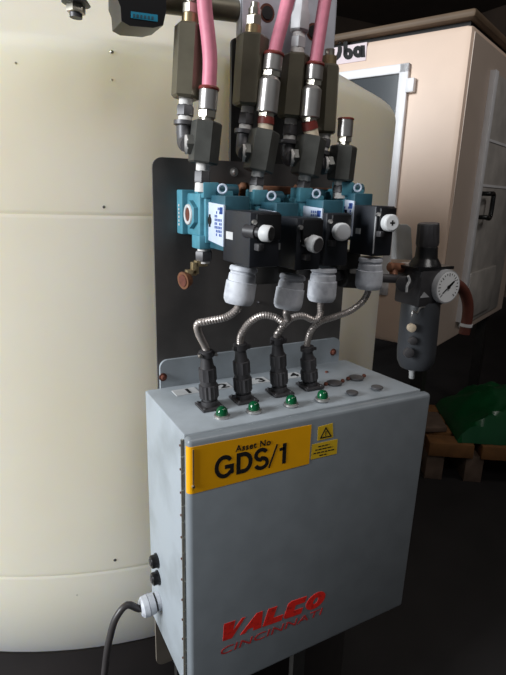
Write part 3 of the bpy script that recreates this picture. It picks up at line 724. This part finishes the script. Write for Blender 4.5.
# ------------------------------------------------------------------ beige machine
ang = math.radians(-67)
d1 = Vector((math.cos(ang), math.sin(ang), 0)); d2 = Vector((-d1.y, d1.x, 0))     # d1 along the front, d2 along the side away
K = PZ(432, 352, -.45); K.z = 0
nf = -d2; 
def hitp(x, y, n, off=0):
    d = ray(x, y); return CAM+d*((K+n*off-CAM).dot(n)/d.dot(n))
def MF(x, y, off=0):     # on the front face -> (u left of corner, z)
    p = hitp(x, y, nf, off); return ((K-p).dot(d1), p.z)
def MS(x, y, off=0):
    p = hitp(x, y, d1, off); return ((p-K).dot(d2), p.z)
def W3(u, s, z): p = K-d1*u+d2*s; return Vector((p.x, p.y, z))   # u along front to the left, s into depth
mz0, mz1 = -.45, 1.005
def mbox(u0, u1, s0, s1, z0, z1, bev=0):
    return MB().hexa([W3(u,s,z) for z in (z0,z1) for u,s in ((u0,s0),(u1,s0),(u1,s1),(u0,s1))], bev)
mc = thing('beige_machine', 'tall beige enclosed machine with stainless side door, behind the tank', 'machine', W3(.6,.5,FLOOR))
mbox(0, 1.5, 0, 1.3, mz0, mz1, .03).build('machine_body', 'beige', mc)
mbox(-.0015, .001, .025, 1.3, mz0+.02, mz1-.03).build('side_panel', 'beige_shaded', mc)
mbox(-.012, 1.55, -.03, 1.35, mz1+.012, mz1+.047, .014).build('roof_rim', 'brown_roof', mc)
mbox(.02, 1.48, .02, 1.28, mz1-.01, mz1+.02).build('roof_seal', 'ink', mc)
for u, s in ((.08,.08),(1.4,.08),(.08,1.2),(1.4,1.2)):
    mbox(u-.03, u+.03, s-.03, s+.03, FLOOR, mz0+.01).build('leg', 'upright', mc)
# hinged front window
ua, za = MF(411, 65); ub, zb_ = MF(337, 72)
zt_ = (za+zb_)/2+.0; w1 = ua; wL = w1+.75; zw0 = -.2
fw = .045
wd = MB()
for q in ((w1, wL, zt_-fw*.9, zt_), (w1, wL, zw0, zw0+fw), (w1, w1+fw, zw0, zt_), (wL-fw, wL, zw0, zt_)):
    u0, u1, z0, z1 = q
    wd.hexa([W3(u,s,z) for z in (z0,z1) for u,s in ((u0,-.022),(u1,-.022),(u1,.0),(u0,.0))], .004)
wf_ = wd.build('window_frame', 'alu', mc)
mbox(w1+fw-.005, wL-fw+.005, -.010, -.002, zw0+fw-.005, zt_-fw*.9+.005).build('window_pane', 'glass', wf_)
uh, zh = MF(412, 86); mbox(uh-.02, uh+.02, -.03, 0, zh-.03, zh+.03, .004).build('window_hinge', 'alu', wf_)
# maker's sign
u0, z0 = MF(366, 60.5); u1, z1 = MF(322, 40)
zs1 = min(MF(366, 27)[1], mz1-.008)
sp = mbox(u0, u0+.42, -.004, .001, z0, zs1).build('maker_sign', 'sign', mc)
S = MB(); so = -.0055
def SP(x, y): u, z = MF(x, y); return W3(u, so, z)
def arc(cx, cy, rx, ry, a0, a1, n=9): return [(cx+rx*math.cos(math.radians(a0+(a1-a0)*i/n)), cy+ry*math.sin(math.radians(a0+(a1-a0)*i/n))) for i in range(n+1)]
for pts_, cl_ in (([(330.8,50),(331.3,55.5),(333.2,58.6),(336.4,58.6),(339.2,56),(340.4,51.5),(340.6,46.8)], False), ([(345.9,40.8),(346.0,47),(346.0,54)], False),
                  (arc(348.7,54.0,2.9,3.7,0,336,14), True), (arc(358.6,52.0,3.0,3.9,0,336,14), True), ([(363.2,45.5),(363.3,51),(363.6,57.5)], False)):
    ribbon(pts_, 4.2, cl_, mbx=S, fr_=SP)
S.lathe(SP(340.6,40.8), d2, [(-.001,.0125),(.004,.0125)], 18)
S.build('sign_lettering', 'ink', sp)
T2 = MB(); T2.tube([SP(*p) for p in arc(340.6,40.5,4.4,5,190,350,10)], .0022, 6, .006); T2.build('sign_arc', 'ink', sp)
# side: vertical white rail, stainless door, handle
s0, zr1 = MS(493, 72); s1, zr0 = MS(455.5, 315)
sm = (s0+s1)/2
w_ = abs(MS(496, 72)[0]-MS(490.5, 72)[0])
rail = mbox(-.03, .0, sm-.02, sm+.03, mz0+.10, zr1, .004).build('door_rail', 'alu', mc)
dr = mbox(-.012, .0, sm+.03, sm+.80, mz0+.06, zr1-.0, .003).build('side_door', 'stainless', mc)
for (x, y) in ((495,143),(497,187)):
    zz = MS(x, y)[1]; mbox(-.016, -.011, sm+.03, sm+.8, zz-.006, zz+.006).build('door_seam', 'alu', dr)
sa, zA = MS(487, 194); sb, zB = MS(475, 217)
off = -.05
MB().tube([W3(-.012,sm+.08,zA), W3(off,sm+.08,zA), W3(off,sm+.16,zA), W3(off,sm+.17,zA-.03), W3(off,sm+.16,zB), W3(off,sm+.08,zB), W3(-.012,sm+.08,zB)], .012, 10, .01).build('door_handle', 'gloss_black', dr)
zc0, zc1 = MS(500, 262)[1], MS(480, 310)[1]
mbox(-.03, -.011, sm+.06, sm+.55, zc1, zc0, .01).build('drawer_panel', 'stainless', dr)

# ------------------------------------------------------------------ dark lower right: timber and tarpaulin
PZT = -.93
pa = PZ(434, 443, PZT); pq = PZ(506, 448, PZT); pd = (pq-pa).normalized(); pn = Vector((-pd.y, pd.x, 0))
if pn.dot(FW) < 0: pn = -pn
def PL(u, v, z): q = pa+pd*u+pn*v; return Vector((q.x, q.y, z))
def pbox(u0, u1, v0, v1, z0, z1, bev=.003): return MB().hexa([PL(u,v,z) for z in (z0,z1) for u,v in ((u0,v0),(u1,v0),(u1,v1),(u0,v1))], bev)
pt_ = thing('timber_pallet', 'brown timber pallet on the dark floor below the green tarpaulin', 'pallet', PL(.4,.25,FLOOR))
for v0 in (0, .14, .28, .42): pbox(-.02, .205, v0, v0+.10, PZT-.075, PZT).build('deck_board', 'wood2', pt_); pbox(.245, .80, v0, v0+.10, PZT-.075, PZT).build('deck_board', 'wood2', pt_)
for u0 in (-.02, .18, .60): pbox(u0, u0+.09, .02, .50, FLOOR, PZT-.070).build('bearer', 'wood', pt_)
gb_ = MB(); gb_.hexa([PL(u,v,z) for z, k_ in ((PZT+.001,0),(PZT+.03,0)) for u,v in ((-.10,.10),(.10,.14),(.10,.34),(-.10,.34))], .004)
tag(gb_.build('timber_board', 'wood'), 'grey weathered board lying on the pallet beside the green tarpaulin', 'timber')
tp_ = MB(); g0 = []; NU, NV = 34, 24
for i in range(NU+1):
    row = []
    for j in range(NV+1):
        u, v = i/NU, j/NV
        q = PL(.125+u*.72, .02+v*.50, 0)
        ed = min(1, 4.5*min(v, 1-v), (1.8*u if u < .5 else 4*(1-u)))
        nz_ = noise.noise((q.x*6, q.y*6, 1))*.5 + noise.noise((q.x*15, q.y*15, 4))*.25 + abs(noise.noise((q.x*9+3, q.y*9, 7)))*.5
        z = PZT+.002+.30*max(0, ed)**.6*(.75+.35*nz_)
        row.append(tp_.bm.verts.new((q.x+nz_*.02, q.y+nz_*.02, z)))
    g0.append(row)
for i in range(NU):
    for j in range(NV): tp_.bm.faces.new((g0[i][j], g0[i+1][j], g0[i+1][j+1], g0[i][j+1]))
tag(tp_.build('green_tarpaulin', 'tarp', None, 20), 'crumpled dark green tarpaulin heaped on the pallet at the right', 'tarpaulin')

# ------------------------------------------------------------------ light
sc = bpy.context.scene
w = bpy.data.worlds.new('world'); sc.world = w; w.use_nodes = True
bg = w.node_tree.nodes['Background']; bg.inputs['Color'].default_value = (.9, .95, 1, 1); bg.inputs['Strength'].default_value = .085
def area(name, loc, tgt, sx, sy, en, col):
    l = bpy.data.lights.new(name, 'AREA'); l.shape = 'RECTANGLE'; l.size = sx; l.size_y = sy; l.energy = en; l.color = col
    o = bpy.data.objects.new(name, l); C.objects.link(o); o.location = loc
    o.rotation_euler = (Vector(tgt)-Vector(loc)).to_track_quat('-Z', 'Y').to_euler(); return o
area('daylight_opening', (-9.3, -.2, 2.9), (.2, .3, 0), 3.2, 4, 1450, (.92, .965, 1))
area('side_fill_light', (2.5, -.6, 2.4), (2.2, 1.4, .1), .9, .5, 12, (1, .96, .92))  # unseen fill light, added to lift the machine's dark side
area('overhead_lamp', (.25, -.8, 1.55), (.25, .15, .1), ( .7), .5, 8.5, (1, .97, .95))
sc.view_settings.view_transform = 'Standard'; sc.view_settings.look = 'None'
sc.view_settings.exposure = 0; sc.view_settings.gamma = 1
